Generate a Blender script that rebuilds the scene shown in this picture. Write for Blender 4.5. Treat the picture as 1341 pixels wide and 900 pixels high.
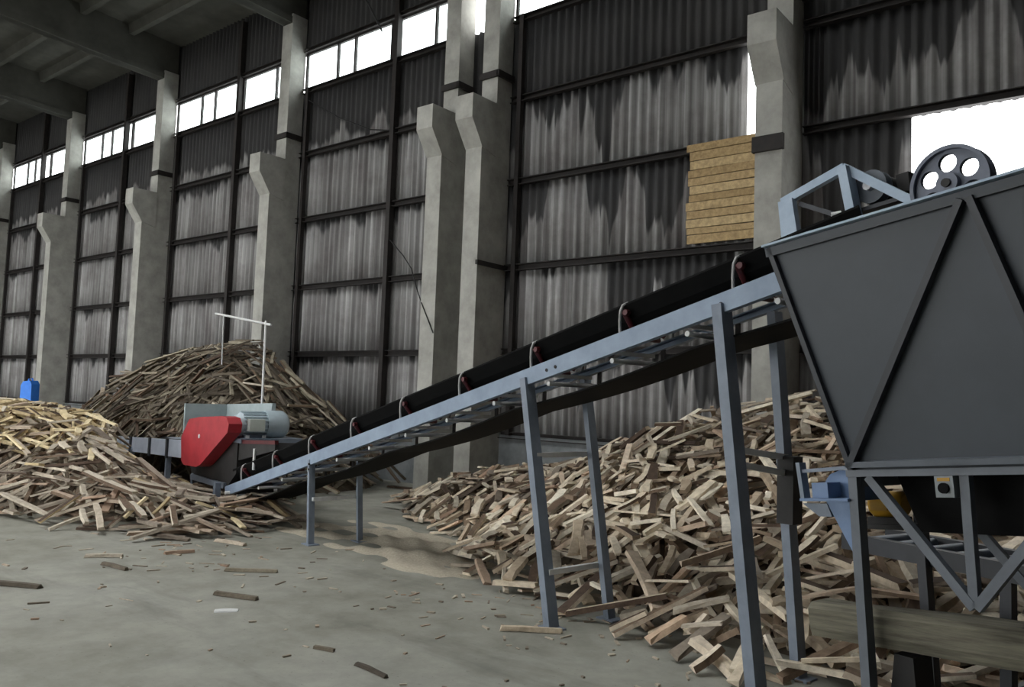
import bpy, math, random
import numpy as np
from mathutils import Vector, Matrix

for o in list(bpy.data.objects): bpy.data.objects.remove(o)
scene = bpy.context.scene
COL = scene.collection

# ------------------------------------------------------------------ camera
YAW, PITCH, ROLL, FPX = .679, .0676, .0362, 1056.96
CAM = Vector((10.208, -10.715, 1.775))
fwd = Vector((-math.sin(YAW)*math.cos(PITCH), math.cos(YAW)*math.cos(PITCH), math.sin(PITCH)))
rt = Vector((math.cos(YAW), math.sin(YAW), 0)); up = rt.cross(fwd)
ax = rt*math.cos(ROLL) + up*math.sin(ROLL)
ay = up*math.cos(ROLL) - rt*math.sin(ROLL)
cd = bpy.data.cameras.new('camera'); cam = bpy.data.objects.new('camera', cd); COL.objects.link(cam)
cd.sensor_fit = 'HORIZONTAL'; cd.sensor_width = 36; cd.lens = FPX/1341*36; cd.clip_start = .05; cd.clip_end = 500
M3 = Matrix((ax, ay, -fwd)).transposed()
cam.matrix_world = Matrix.Translation(CAM) @ M3.to_4x4()
scene.camera = cam

# ------------------------------------------------------------------ light: one overcast sky, exposure
world = bpy.data.worlds.new('overcast_sky'); scene.world = world; world.use_nodes = True
bg = world.node_tree.nodes['Background']
bg.inputs[0].default_value = (.97, .985, .98, 1); bg.inputs[1].default_value = 5.0
vs = scene.view_settings
vs.view_transform = 'Standard'; vs.look = 'None'; vs.exposure = 0.25; vs.gamma = 1; vs.use_curve_mapping = False
try:
    scene.cycles.max_bounces = 8; scene.cycles.diffuse_bounces = 5; scene.cycles.transparent_max_bounces = 12
except Exception: pass

# ------------------------------------------------------------------ materials
def rgb(r, g, b):
    f = lambda c: ((c/255+.055)/1.055)**2.4 if c/255 > .04045 else c/255/12.92
    return (f(r), f(g), f(b), 1)

MAT = {}
def new_mat(name):
    m = bpy.data.materials.new(name); m.use_nodes = True
    MAT[name] = m
    return m, m.node_tree.nodes, m.node_tree.links, m.node_tree.nodes['Principled BSDF']

def N(nodes, kind, **kw):
    n = nodes.new(kind)
    for k, v in kw.items(): setattr(n, k, v)
    return n

def ramp(nodes, links, fac, stops, interp='LINEAR'):
    r = nodes.new('ShaderNodeValToRGB'); cr = r.color_ramp; cr.interpolation = interp
    cr.elements[0].position, cr.elements[0].color = stops[0]
    cr.elements[1].position, cr.elements[1].color = stops[-1]
    for p, c in stops[1:-1]:
        e = cr.elements.new(p); e.color = c
    links.new(fac, r.inputs[0]); return r.outputs[0]

def math_n(nodes, links, op, a, b=None, clamp=False):
    n = nodes.new('ShaderNodeMath'); n.operation = op; n.use_clamp = clamp
    for i, v in enumerate((a, b)):
        if v is None: continue
        if hasattr(v, 'is_output'): links.new(v, n.inputs[i])
        else: n.inputs[i].default_value = v
    return n.outputs[0]

def mixc(nodes, links, fac, a, b):
    n = nodes.new('ShaderNodeMix'); n.data_type = 'RGBA'
    for i, v in ((0, fac), (6, a), (7, b)):
        if hasattr(v, 'is_output'): links.new(v, n.inputs[i])
        else: n.inputs[i].default_value = v
    return n.outputs[2]

def noise(nodes, links, vec, scale, detail=4, rough=.6):
    n = nodes.new('ShaderNodeTexNoise'); n.inputs['Scale'].default_value = scale
    n.inputs['Detail'].default_value = detail; n.inputs['Roughness'].default_value = rough
    if vec is not None: links.new(vec, n.inputs['Vector'])
    return n.outputs['Fac']

def mapped(nodes, links, scale=(1, 1, 1), obj=False):
    if obj:
        src = nodes.new('ShaderNodeTexCoord').outputs['Object']
    else:
        src = nodes.new('ShaderNodeNewGeometry').outputs['Position']
    m = nodes.new('ShaderNodeMapping'); m.inputs['Scale'].default_value = scale
    links.new(src, m.inputs['Vector']); return m.outputs[0]

def simple(name, c1, c2, rough=.6, scale=3, metal=0, obj=True, bump=0, stretch=(1, 1, 1)):
    m, nd, lk, b = new_mat(name)
    v = mapped(nd, lk, stretch, obj)
    f = noise(nd, lk, v, scale, 6, .65)
    c = ramp(nd, lk, f, [(.3, rgb(*c1)), (.7, rgb(*c2))])
    lk.new(c, b.inputs['Base Color']); b.inputs['Roughness'].default_value = rough
    b.inputs['Metallic'].default_value = metal
    if bump:
        bn = nd.new('ShaderNodeBump'); bn.inputs['Strength'].default_value = bump; bn.inputs['Distance'].default_value = .02
        lk.new(f, bn.inputs['Height']); lk.new(bn.outputs[0], b.inputs['Normal'])
    return m

simple('concrete', (140, 139, 133), (178, 177, 170), .9, 2.2, obj=False, bump=.25)
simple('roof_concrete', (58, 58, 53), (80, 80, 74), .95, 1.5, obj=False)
simple('plinth', (96, 100, 102), (142, 146, 148), .9, 1.6, obj=False, bump=.2)
simple('dark_steel', (20, 18, 17), (42, 35, 33), .75, 6, obj=False)
simple('rail_paint', (122, 138, 158), (144, 160, 180), .5, 4)
simple('leg_paint', (106, 116, 130), (128, 138, 152), .5, 5)
simple('hopper_paint', (55, 61, 68), (65, 71, 78), .5, 1.5)
simple('hopper_trim', (82, 88, 95), (100, 106, 114), .5, 4)
simple('hopper_rib', (44, 47, 53), (58, 61, 67), .5, 4)
simple('blue_paint', (86, 110, 146), (112, 136, 170), .5, 5)
simple('frame_blue', (150, 168, 188), (178, 194, 210), .5, 5)
simple('rubber', (8, 8, 9), (18, 18, 18), .8, 5)
MAT['rubber'].node_tree.nodes['Principled BSDF'].inputs['Specular IOR Level'].default_value = .15
simple('black_body', (22, 22, 23), (44, 42, 41), .7, 4)
simple('red_paint', (150, 34, 44), (176, 48, 58), .5, 5)
simple('red_roller', (66, 14, 20), (92, 22, 28), .5, 5)
simple('motor_paint', (160, 176, 184), (184, 198, 205), .45, 5)
simple('hood_paint', (146, 160, 162), (170, 182, 184), .55, 4)
simple('plate_label', (196, 204, 196), (212, 218, 210), .5, 5)
simple('pale_rod', (196, 198, 200), (224, 224, 222), .45, 8)
simple('bracket_grey', (150, 150, 150), (178, 176, 174), .5, 8)
simple('infeed_paint', (168, 176, 192), (192, 200, 212), .5, 4)
simple('wheel_paint', (92, 98, 112), (114, 120, 134), .45, 5)
simple('yellow_paint', (160, 118, 24), (190, 146, 40), .5, 5)
simple('bright_blue', (28, 112, 216), (44, 132, 236), .5, 4)
simple('switch_grey', (120, 126, 128), (140, 146, 148), .5, 5)
simple('timber', (70, 67, 58), (124, 120, 104), .9, 5, stretch=(.5, 6, 6), bump=.3)

simple('sawdust', (160, 152, 136), (194, 184, 164), 1.0, 40, bump=.3)
simple('cable', (22, 22, 22), (34, 34, 34), .7, 5)
simple('scrap', (196, 198, 196), (216, 216, 214), .8, 8)

# pane: old wired glass, mostly see-through
m, nd, lk, b = new_mat('glass')
b.inputs['Base Color'].default_value = (.85, .9, .9, 1); b.inputs['Roughness'].default_value = .15
tr = nd.new('ShaderNodeBsdfTransparent'); tr.inputs[0].default_value = (.92, .95, .95, 1)
mx = nd.new('ShaderNodeMixShader'); mx.inputs[0].default_value = .1
lk.new(tr.outputs[0], mx.inputs[1]); lk.new(b.outputs[0], mx.inputs[2])
lk.new(mx.outputs[0], nd['Material Output'].inputs[0])

# floor: dusty worn concrete slab
m, nd, lk, b = new_mat('floor')
v = mapped(nd, lk)
n1 = noise(nd, lk, v, .35, 5, .6); n2 = noise(nd, lk, v, 2.2, 6, .7); n3 = noise(nd, lk, v, 26, 3, .7)
c1 = ramp(nd, lk, n1, [(.34, rgb(110, 109, 97)), (.5, rgb(137, 136, 126)), (.66, rgb(158, 158, 150))])
c2 = ramp(nd, lk, n2, [(.35, rgb(102, 101, 92)), (.62, rgb(158, 157, 146))])
cc = mixc(nd, lk, .40, c1, c2)
vt = mapped(nd, lk, (.35, 1.5, 1)); nt = noise(nd, lk, vt, 1.1, 5, .65)
trk = ramp(nd, lk, nt, [(.56, (0, 0, 0, 1)), (.68, (1, 1, 1, 1))])
cc = mixc(nd, lk, math_n(nd, lk, 'MULTIPLY', trk, .45), cc, rgb(96, 95, 88))
sp = ramp(nd, lk, n3, [(.30, (1, 1, 1, 1)), (.36, (0, 0, 0, 1))])
cc = mixc(nd, lk, math_n(nd, lk, 'MULTIPLY', sp, .4), cc, rgb(84, 80, 72))
lk.new(cc, b.inputs['Base Color']); b.inputs['Roughness'].default_value = .8
bn = nd.new('ShaderNodeBump'); bn.inputs['Strength'].default_value = .25; bn.inputs['Distance'].default_value = .02
lk.new(n2, bn.inputs['Height']); lk.new(bn.outputs[0], b.inputs['Normal'])

# corrugated fibre-cement sheet, wet and darker towards the eaves, with drips running down the waves
m, nd, lk, b = new_mat('sheet')
pos = nd.new('ShaderNodeNewGeometry').outputs['Position']
sx = nd.new('ShaderNodeSeparateXYZ'); lk.new(pos, sx.inputs[0])
X, Z = sx.outputs[0], sx.outputs[2]
vstreak = mapped(nd, lk, (7.0, 0, .10)); streak = noise(nd, lk, vstreak, 1, 4, .7)
vspot = mapped(nd, lk, (1.3, 0, 1.1)); spot = noise(nd, lk, vspot, 1, 5, .65)
# water marks hang down from every lap joint; the long ones are in the upper rows and at the right end
rowf = math_n(nd, lk, 'MULTIPLY', math_n(nd, lk, 'SUBTRACT', 8.96, Z), 1/1.587)
row = math_n(nd, lk, 'MAXIMUM', math_n(nd, lk, 'FLOOR', rowf), 0.0)
topz = math_n(nd, lk, 'GREATER_THAN', Z, 8.9)
tt = math_n(nd, lk, 'FRACT', rowf)
def drip(kx, kr, det):
    cx_ = nd.new('ShaderNodeCombineXYZ')
    lk.new(math_n(nd, lk, 'MULTIPLY', X, kx), cx_.inputs[0]); lk.new(math_n(nd, lk, 'MULTIPLY', row, kr), cx_.inputs[1])
    lk.new(math_n(nd, lk, 'MULTIPLY', Z, .12), cx_.inputs[2])
    return noise(nd, lk, cx_.outputs[0], 1, det, .6)
n_a = drip(1.5, 5.3, 2); n_b = drip(6.5, 3.7, 2)
bias = math_n(nd, lk, 'DIVIDE', .62, math_n(nd, lk, 'ADD', row, .45))
ln = math_n(nd, lk, 'ADD', math_n(nd, lk, 'MULTIPLY', math_n(nd, lk, 'SUBTRACT', n_a, .5), 3.4), math_n(nd, lk, 'MULTIPLY', math_n(nd, lk, 'SUBTRACT', n_b, .5), 1.1))
kk = nd.new('ShaderNodeMapRange'); lk.new(X, kk.inputs[0])
for i, vv in ((1, -1.5), (2, 1.0), (3, .30), (4, 1.0)): kk.inputs[i].default_value = vv
ln = math_n(nd, lk, 'MULTIPLY', math_n(nd, lk, 'ADD', ln, bias), kk.outputs[0])
# the uppermost row is darker all over
top_row = math_n(nd, lk, 'LESS_THAN', row, .5)
ln = math_n(nd, lk, 'ADD', ln, math_n(nd, lk, 'ADD', math_n(nd, lk, 'MULTIPLY', top_row, .4), math_n(nd, lk, 'MULTIPLY', topz, 3.0)))
wetf = math_n(nd, lk, 'SUBTRACT', ln, tt)
wet = nd.new('ShaderNodeMapRange'); wet.interpolation_type = 'SMOOTHSTEP'; lk.new(wetf, wet.inputs[0])
for i, vv in ((1, -.05), (2, .07), (3, 0), (4, 1)): wet.inputs[i].default_value = vv
oi = nd.new('ShaderNodeObjectInfo').outputs['Random']
dry = ramp(nd, lk, streak, [(.34, rgb(104, 102, 101)), (.5, rgb(142, 141, 140)), (.64, rgb(176, 175, 174))])
dry = mixc(nd, lk, math_n(nd, lk, 'MULTIPLY', oi, .25), dry, rgb(98, 95, 94))
dirt = ramp(nd, lk, spot, [(.44, (0, 0, 0, 1)), (.68, (1, 1, 1, 1))])
dry = mixc(nd, lk, math_n(nd, lk, 'MULTIPLY', dirt, .5), dry, rgb(82, 72, 72))
wetc = ramp(nd, lk, spot, [(.3, rgb(40, 40, 42)), (.7, rgb(60, 59, 59))])
c = mixc(nd, lk, math_n(nd, lk, 'MULTIPLY', wet.outputs[0], .95), dry, wetc)
lk.new(c, b.inputs['Base Color']); b.inputs['Roughness'].default_value = .85

# wood off-cuts: every stick has its own tone
def wood(name, stops, grain=.25):
    m, nd, lk, b = new_mat(name)
    oi = nd.new('ShaderNodeObjectInfo').outputs['Random']
    isl = nd.new('ShaderNodeNewGeometry').outputs['Random Per Island']
    r = math_n(nd, lk, 'FRACT', math_n(nd, lk, 'ADD', math_n(nd, lk, 'MULTIPLY', oi, 7.31), isl))
    c = ramp(nd, lk, r, stops)
    v = mapped(nd, lk, (9, 9, 9))
    g = noise(nd, lk, v, 1.6, 5, .7)
    dk = ramp(nd, lk, g, [(.36, (1-grain, 1-grain*1.05, 1-grain*1.1, 1)), (.64, (1.0, 1.0, 1.0, 1))])
    mu = nd.new('ShaderNodeMix'); mu.data_type = 'RGBA'; mu.blend_type = 'MULTIPLY'; mu.inputs[0].default_value = 1
    lk.new(c, mu.inputs[6]); lk.new(dk, mu.inputs[7])
    lk.new(mu.outputs[2], b.inputs['Base Color']); b.inputs['Roughness'].default_value = .85
    return m
wood('wood_pale', [(0, rgb(136, 116, 96)), (.14, rgb(190, 172, 148)), (.45, rgb(226, 212, 188)), (.8, rgb(240, 230, 210)), (1, rgb(214, 184, 156))], .3)
wood('wood_fresh', [(0, rgb(150, 130, 98)), (.3, rgb(204, 184, 142)), (.6, rgb(226, 208, 168)), (1, rgb(238, 222, 184))], .3)
wood('wood_grey', [(0, rgb(118, 106, 94)), (.3, rgb(164, 153, 137)), (.7, rgb(204, 194, 176)), (1, rgb(166, 138, 116))], .3)
wood('wood_dark', [(0, rgb(72, 64, 54)), (.4, rgb(104, 94, 80)), (.75, rgb(140, 130, 112)), (1, rgb(176, 168, 148))], .35)
wood('bark', [(0, rgb(70, 54, 42)), (.5, rgb(98, 78, 62)), (1, rgb(126, 106, 86))], .4)
wood('patch_wood', [(0, rgb(172, 146, 104)), (.5, rgb(192, 166, 122)), (1, rgb(204, 180, 136))], .4)
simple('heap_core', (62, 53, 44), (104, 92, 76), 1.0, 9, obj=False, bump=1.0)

# ------------------------------------------------------------------ helpers
def link(name, me, mat, parent=None, loc=None):
    o = bpy.data.objects.new(name, me); COL.objects.link(o)
    if mat is not None and not me.materials:
        for mm in (mat if isinstance(mat, (list, tuple)) else [mat]): me.materials.append(MAT[mm])
    if parent is not None: o.parent = parent
    if loc is not None: o.location = loc
    return o

def tag(o, label, cat, group=None):
    o['label'] = label; o['category'] = cat
    if group: o['group'] = group
    return o

def struct(o, label=None):
    o['kind'] = 'structure'
    if label: o['label'] = label
    return o

def thing(name, loc=(0, 0, 0), rot=None):
    o = bpy.data.objects.new(name, None); COL.objects.link(o)
    o.empty_display_size = .1
    if rot is None: o.location = loc
    else: o.matrix_world = Matrix.Translation(loc) @ rot.to_4x4()
    return o

class MB:
    """collects solids into one mesh"""
    def __init__(self, fn=None): self.v = []; self.f = []; self.sm = []; self.fn = fn
    def add(self, vs, fs, smooth=False):
        k = len(self.v)
        self.v += [tuple(self.fn(p)) if self.fn else tuple(p) for p in vs]
        self.f += [tuple(i+k for i in f) for f in fs]; self.sm += [smooth]*len(fs)
    def box(self, x0, x1, y0, y1, z0, z1):
        vs = [(x, y, z) for z in (z0, z1) for y in (y0, y1) for x in (x0, x1)]
        self.add(vs, [(0, 2, 3, 1), (4, 5, 7, 6), (0, 1, 5, 4), (2, 6, 7, 3), (0, 4, 6, 2), (1, 3, 7, 5)]); return self
    def prism(self, poly, y0, y1, axis='y'):
        n = len(poly)
        if axis == 'y': vs = [(a, y0, b) for a, b in poly] + [(a, y1, b) for a, b in poly]
        elif axis == 'x': vs = [(y0, a, b) for a, b in poly] + [(y1, a, b) for a, b in poly]
        else: vs = [(a, b, y0) for a, b in poly] + [(a, b, y1) for a, b in poly]
        self.add(vs, [tuple(range(n)), tuple(range(2*n-1, n-1, -1))] + [(i, i+n, (i+1) % n+n, (i+1) % n) for i in range(n)]); return self
    def bar(self, a, b, w, h, upv=(0, 0, 1)):
        a, b = Vector(a), Vector(b); d = (b-a).normalized(); s = d.cross(Vector(upv))
        if s.length < 1e-4: s = d.cross(Vector((1, 0, 0)))
        s.normalize(); u = s.cross(d)
        vs = [p+s*(i*w/2)+u*(j*h/2) for p in (a, b) for i, j in ((-1, -1), (1, -1), (1, 1), (-1, 1))]
        self.add(vs, [(0, 1, 2, 3), (7, 6, 5, 4)] + [(i, i+4, (i+1) % 4+4, (i+1) % 4) for i in range(4)]); return self
    def channel(self, a, b, w, h, t=.012, upv=(0, 0, 1), side=1):
        """C profile: web on the outer side, flanges turned to +side"""
        a, b = Vector(a), Vector(b); d = (b-a).normalized(); s = d.cross(Vector(upv)).normalized()*side; u = d.cross(s).normalized()
        if u.dot(Vector(upv)) < 0: u = -u
        p = [(0, -h/2), (w, -h/2), (w, -h/2+t), (t, -h/2+t), (t, h/2-t), (w, h/2-t), (w, h/2), (0, h/2)]
        vs = [q+s*x+u*z for q in (a, b) for x, z in p]; n = 8
        self.add(vs, [tuple(range(n)), tuple(range(2*n-1, n-1, -1))] + [(i, i+n, (i+1) % n+n, (i+1) % n) for i in range(n)]); return self
    def tube(self, pts, r, n=8):
        pts = [Vector(p) for p in pts]; rings = []
        ref = Vector((0, 0, 1))
        for i, p in enumerate(pts):
            d = (pts[min(i+1, len(pts)-1)]-pts[max(i-1, 0)]).normalized()
            if abs(d.dot(ref)) > .95: ref = Vector((1, 0, 0))
            s = d.cross(ref).normalized(); u = s.cross(d)
            rr = r[i] if isinstance(r, (list, tuple)) else r
            rings += [p+(s*math.cos(2*math.pi*k/n)+u*math.sin(2*math.pi*k/n))*rr for k in range(n)]
        m = len(pts)
        fs = [(i*n+k, i*n+(k+1) % n, (i+1)*n+(k+1) % n, (i+1)*n+k) for i in range(m-1) for k in range(n)]
        self.add(rings, fs, True)
        self.add(rings[:n], [tuple(range(n-1, -1, -1))]); self.add(rings[-n:], [tuple(range(n))]); return self
    def cyl(self, a, b, r, n=16): return self.tube([a, b], r, n)
    def mesh(self, name):
        me = bpy.data.meshes.new(name); me.from_pydata(self.v, [], self.f)
        me.polygons.foreach_set('use_smooth', self.sm); me.update(); return me
    def build(self, name, mat, parent=None, loc=None):
        if loc is not None: self.v = [(x-loc[0], y-loc[1], z-loc[2]) for x, y, z in self.v]
        return link(name, self.mesh(name), mat, parent, loc)

rnd = random.Random(7)

# ------------------------------------------------------------------ the hall
XL, XR = -30.0, 20.0
YF = -18.0
o = MB().box(XL-.5, XR+.5, YF-6, 1.5, -.3, 0).build('floor', 'floor'); struct(o, 'dusty worn grey concrete floor')

# back wall: concrete plinth as the wall body, corrugated sheets, girts and posts as its pieces
WALL_Y = .88
wall = MB().box(XL, XR, .80, 1.05, 0, 1.10).build('wall_back', 'plinth')
struct(wall, 'tall corrugated sheet wall on a concrete plinth with dark steel girts')

def sheet_mesh(name, w, h, waves):
    n = waves*8; amp = .036; th = .008
    vs, fs = [], []
    for zz in (0, h):
        for k in range(n+1):
            x = w*k/n; y = amp*math.cos(2*math.pi*k/8); vs.append((x, y, zz))
    for zz in (0, h):
        for k in range(n+1):
            x = w*k/n; y = amp*math.cos(2*math.pi*k/8)+th; vs.append((x, y, zz))
    m1 = n+1
    for k in range(n):
        fs.append((k, k+1, m1+k+1, m1+k)); fs.append((2*m1+k+1, 2*m1+k, 3*m1+k, 3*m1+k+1))
        fs.append((k+1, k, 2*m1+k, 2*m1+k+1)); fs.append((m1+k, m1+k+1, 3*m1+k+1, 3*m1+k))
    fs.append((0, m1, 3*m1, 2*m1)); fs.append((n, 2*m1+n, 3*m1+n, m1+n))
    me = bpy.data.meshes.new(name); me.from_pydata(vs, [], fs)
    me.polygons.foreach_set('use_smooth', [True]*len(fs)); me.update()
    me.materials.append(MAT['sheet']); return me
ROWS = [1.03, 2.62, 4.18, 5.79, 7.37, 8.93]
mesh_row = sheet_mesh('corrugated_sheet', 1.05, 1.66, 6)
mesh_top = sheet_mesh('corrugated_sheet_top', 1.05, 1.95, 6)
def place_sheet(x, z, w=1.05, top=False):
    s = link('corrugated_sheet', mesh_top if top else mesh_row, None, wall, (x, WALL_Y+rnd.uniform(-.004, .004), z-.04))
    s.scale.x = w/1.05*1.02
    return s
xs = []
x = 5.28
while x > XL+.2: x -= 1.05; xs.append((x, 1.05))
xs += [(5.28, 1.16), (6.44, 1.16)]
x = 7.60
while x < 13.5: xs.append((x, 1.05)); x += 1.05
for (x, w) in xs:
    for r in range(5):
        if r == 3 and abs(x-5.28) < .01:
            place_sheet(6.0, ROWS[3], .44); continue          # daylight gap beside the column
        if r == 2 and 7.5 < x < 10.5: continue                # missing sheets: open daylight hole
        place_sheet(x, ROWS[r], w)
    place_sheet(x, 9.93, w, True)
# the far right end, out of the picture
MB().box(x, XR, .86, .90, 1.03, 11.9).build('end_sheeting', 'sheet', wall)['kind'] = 'stuff'

# column positions
COLX = [-24, -18, -12, -6, -.5, .5, 6, 12, 18]
HALF = .19
bays = [(-30, -24), (-24, -18), (-18, -12), (-12, -6), (-6, -.5), (.5, 6), (6, 12), (12, 18)]
POSTX = {(-30, -24): -27, (-24, -18): -20.9, (-18, -12): -14.7, (-12, -6): -8.5, (-6, -.5): -2.5}
for (a, c) in bays:
    for z in (1.10, 2.62, 4.18, 5.79, 7.37, 8.93):
        if (a, c) == (6, 12) and z == 8.93: pass
        # steel channel girts bolted to the columns
        MB().channel((a+.21, .83, z), (c-.21, .83, z), .10, .12, .014, side=1).build('girt', 'dark_steel', wall)
    MB().channel((a+.21, .83, 9.95), (c-.21, .83, 9.95), .09, .10, .014).build('girt', 'dark_steel', wall)
    # vertical posts
    if a != 6: MB().box(a+.40, a+.49, .70, .80, 1.1, 8.98).build('wall_post', 'dark_steel', wall)
    if (a, c) in POSTX:
        px = POSTX[(a, c)]
        MB().box(px-.06, px+.06, .68, .82, 1.1, 11.4).build('wall_post', 'dark_steel', wall)

# boarded-up patch of rough planks
z = 4.28; k = 0
while z < 5.80:
    h = rnd.uniform(.105, .15)
    x0 = 4.44+rnd.uniform(-.04, .03); tilt = rnd.uniform(-.012, .012)
    bm = MB(); y = .70+rnd.uniform(0, .012)
    bm.add([(x0, y, z), (5.80, y, z+tilt), (5.80, y+.028, z+tilt), (x0, y+.028, z), (x0, y, z+h-.012), (5.80, y, z+h-.012+tilt), (5.80, y+.028, z+h-.012+tilt), (x0, y+.028, z+h-.012)],
           [(0, 1, 2, 3), (7, 6, 5, 4), (0, 4, 5, 1), (1, 5, 6, 2), (2, 6, 7, 3), (3, 7, 4, 0)])
    o = bm.build('plank', 'patch_wood', wall)
    if k == 0: o['label'] = 'yellowish rough plank of the boarded patch'
    z += h; k += 1

# clerestory windows, one per bay
WB, WT = 8.99, 9.90
for i, (a, c) in enumerate(bays):
    w = struct(thing('window_%d' % (i+1), ((a+c)/2, .84, WB)), 'clerestory window strip of whitish panes between concrete columns')
    x0, x1 = a+HALF+.02, c-HALF-.02; mx_ = (a+c)/2
    L_ = lambda bm, nm, mt, par=w: bm.build(nm, mt, par)
    fr = MB()
    fr.box(x0-mx_, x1-mx_, -.03, .03, 0, .05); fr.box(x0-mx_, x1-mx_, -.03, .03, WT-WB-.05, WT-WB)
    fr.box(x0-mx_, x0-mx_+.05, -.03, .03, .05, WT-WB-.05); fr.box(x1-mx_-.05, x1-mx_, -.03, .03, .05, WT-WB-.05)
    L_(fr, 'window_frame', 'dark_steel')
    wd = x1-x0
    cuts = [0, .235, .355, .60, .86, 1.0]
    for q, cu in enumerate(cuts[1:-1]):
        hw = .045 if q == 2 else .025
        L_(MB().box(x0-mx_+cu*wd-hw, x0-mx_+cu*wd+hw, -.035, .03, .05, WT-WB-.05), 'mullion', 'dark_steel')
    for q in range(len(cuts)-1):
        L_(MB().box(x0-mx_+cuts[q]*wd+.03, x0-mx_+cuts[q+1]*wd-.03, -.004, .004, .05, WT-WB-.05), 'pane', 'glass')

# ceiling: gently pitched concrete roof with ribs, an unseen open roof light added along the ridge to light the floor
def roof_z(y): return 11.62+.045*(.8-y) if y > -8.6 else 11.62+.045*(9.4)-.045*(-8.6-y)
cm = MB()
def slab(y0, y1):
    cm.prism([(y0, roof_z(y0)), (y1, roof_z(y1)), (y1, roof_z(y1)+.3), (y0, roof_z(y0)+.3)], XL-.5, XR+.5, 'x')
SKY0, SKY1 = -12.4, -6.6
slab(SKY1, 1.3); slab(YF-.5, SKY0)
cm.box(7.8, XR+.5, SKY0, SKY1, roof_z(SKY1), roof_z(SKY1)+.3)  # unseen slab, closes the roof light's end to keep column sides dark
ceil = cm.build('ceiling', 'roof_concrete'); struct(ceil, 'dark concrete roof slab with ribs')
for y in (-.6, -1.9, -3.2, -4.5, -5.8):
    for (a, c) in bays:
        z0 = roof_z(y)
        MB().prism([(y-.07, z0-.26), (y+.07, z0-.26), (y+.11, z0+.02), (y-.11, z0+.02)], a+.14, c-.14, 'x').build('roof_rib', 'roof_concrete', ceil)
for y in (SKY0+.05, (SKY0+SKY1)/2, SKY1-.05):
    MB().box(XL, XR, y-.05, y+.05, roof_z(y), roof_z(y)+.2).build('added_rooflight_bar', 'dark_steel', ceil)
x = XL
while x < XR:
    MB().box(x, x+.05, SKY0, SKY1, roof_z(-9)+.0, roof_z(-9)+.06).build('added_rooflight_bar', 'dark_steel', ceil); x += 1.5

# other walls (behind and beside the camera)
o = MB().box(XL-.3, XL, YF, 1.0, 0, 12.3).build('wall_left', 'sheet'); struct(o, 'far end wall of the hall')
o = MB().box(XR, XR+.3, YF, 1.0, 0, 12.3).build('wall_right', 'sheet'); struct(o, 'near end wall of the hall')
wf = MB()
wf.box(XL, -26, YF-.3, YF, 0, 12); wf.box(4, XR, YF-.3, YF, 0, 12)
wf.box(-26, 4, YF-.3, YF, 5.0, 12)
for x in (-18, -12, -6, 0): wf.box(x-.25, x+.25, YF-.3, YF, 0, 5.0)
wf = wf.build('wall_front', 'sheet'); struct(wf, 'opposite hall wall with open bays')

# concrete columns with crane corbels
NAMES = {-24: 'grey concrete column at the far left end of the wall',
 -18: 'slim concrete column with corbel beside the bright blue container',
 -12: 'concrete column with corbel left of the dark heap of long sticks',
 -6: 'concrete column with corbel rising behind the red machine',
 -.5: 'left one of the paired concrete columns, corbel turned to the hall',
 .5: 'right one of the paired concrete columns, beside the wide stained bay',
 6: 'concrete column next to the boarded wood patch behind the hopper',
 12: 'concrete column right of the hopper', 18: 'concrete column by the near end wall'}
for cx in COLX:
    t = tag(thing('concrete_column', (cx, 0, 0)), NAMES[cx], 'column', 'columns along the corrugated wall')
    MB().box(-HALF, HALF, 0, .80, 0, 6.9).build('column_shaft', 'concrete', t)
    MB().prism([(-.30, 6.76), (-.30, 7.2), (.40, 7.2), (.40, 6.2), (0, 6.3)], -HALF-.015, HALF+.015, 'x').build('corbel', 'concrete', t)
    MB().box(-HALF, HALF, .38, .80, 6.9, 10.75).build('upper_shaft', 'concrete', t)
    br = MB(); br.box(-HALF-.03, HALF+.03, .33, .40, 7.72, 7.84); br.box(HALF, HALF+.06, .33, .80, 7.72, 7.84)
    br.build('steel_bracket', 'dark_steel', t)
    if cx == 6:
        MB().box(-HALF-.03, HALF+.03, -.05, .02, 5.32, 5.54).build('steel_bracket', 'dark_steel', t)
    if cx == .5:
        MB().box(HALF, HALF+.05, -.05, .80, 4.14, 4.22).build('steel_bracket', 'dark_steel', t)
    # pitched roof beam on the column
    rb = tag(thing('roof_beam', (cx, .4, 10.6)), 'concrete roof beam resting on the ' + {-24: 'column at the far left end', -18: 'slim column beside the blue container',
        -12: 'column left of the dark stick heap', -6: 'column behind the red machine', -.5: 'left paired column', .5: 'right paired column', 6: 'column by the boarded wood patch', 12: 'column right of the hopper', 18: 'last column'}[cx], 'beam', 'roof beams across the hall')
    y0, y1 = -8.6, .8
    zb = lambda y: 10.53+.045*(.2-y)
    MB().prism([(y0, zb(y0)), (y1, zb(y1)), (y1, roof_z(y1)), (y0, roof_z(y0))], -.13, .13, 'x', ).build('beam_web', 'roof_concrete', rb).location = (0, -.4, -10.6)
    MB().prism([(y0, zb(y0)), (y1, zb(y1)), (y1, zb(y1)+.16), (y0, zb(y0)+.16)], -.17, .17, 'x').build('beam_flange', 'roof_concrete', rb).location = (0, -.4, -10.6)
    MB().prism([(YF, 11.5-.42+.0), (y0, zb(y0)), (y0, roof_z(y0)), (YF, roof_z(YF))], -.13, .13, 'x').build('beam_web', 'roof_concrete', rb).location = (0, -.4, -10.6)

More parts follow.
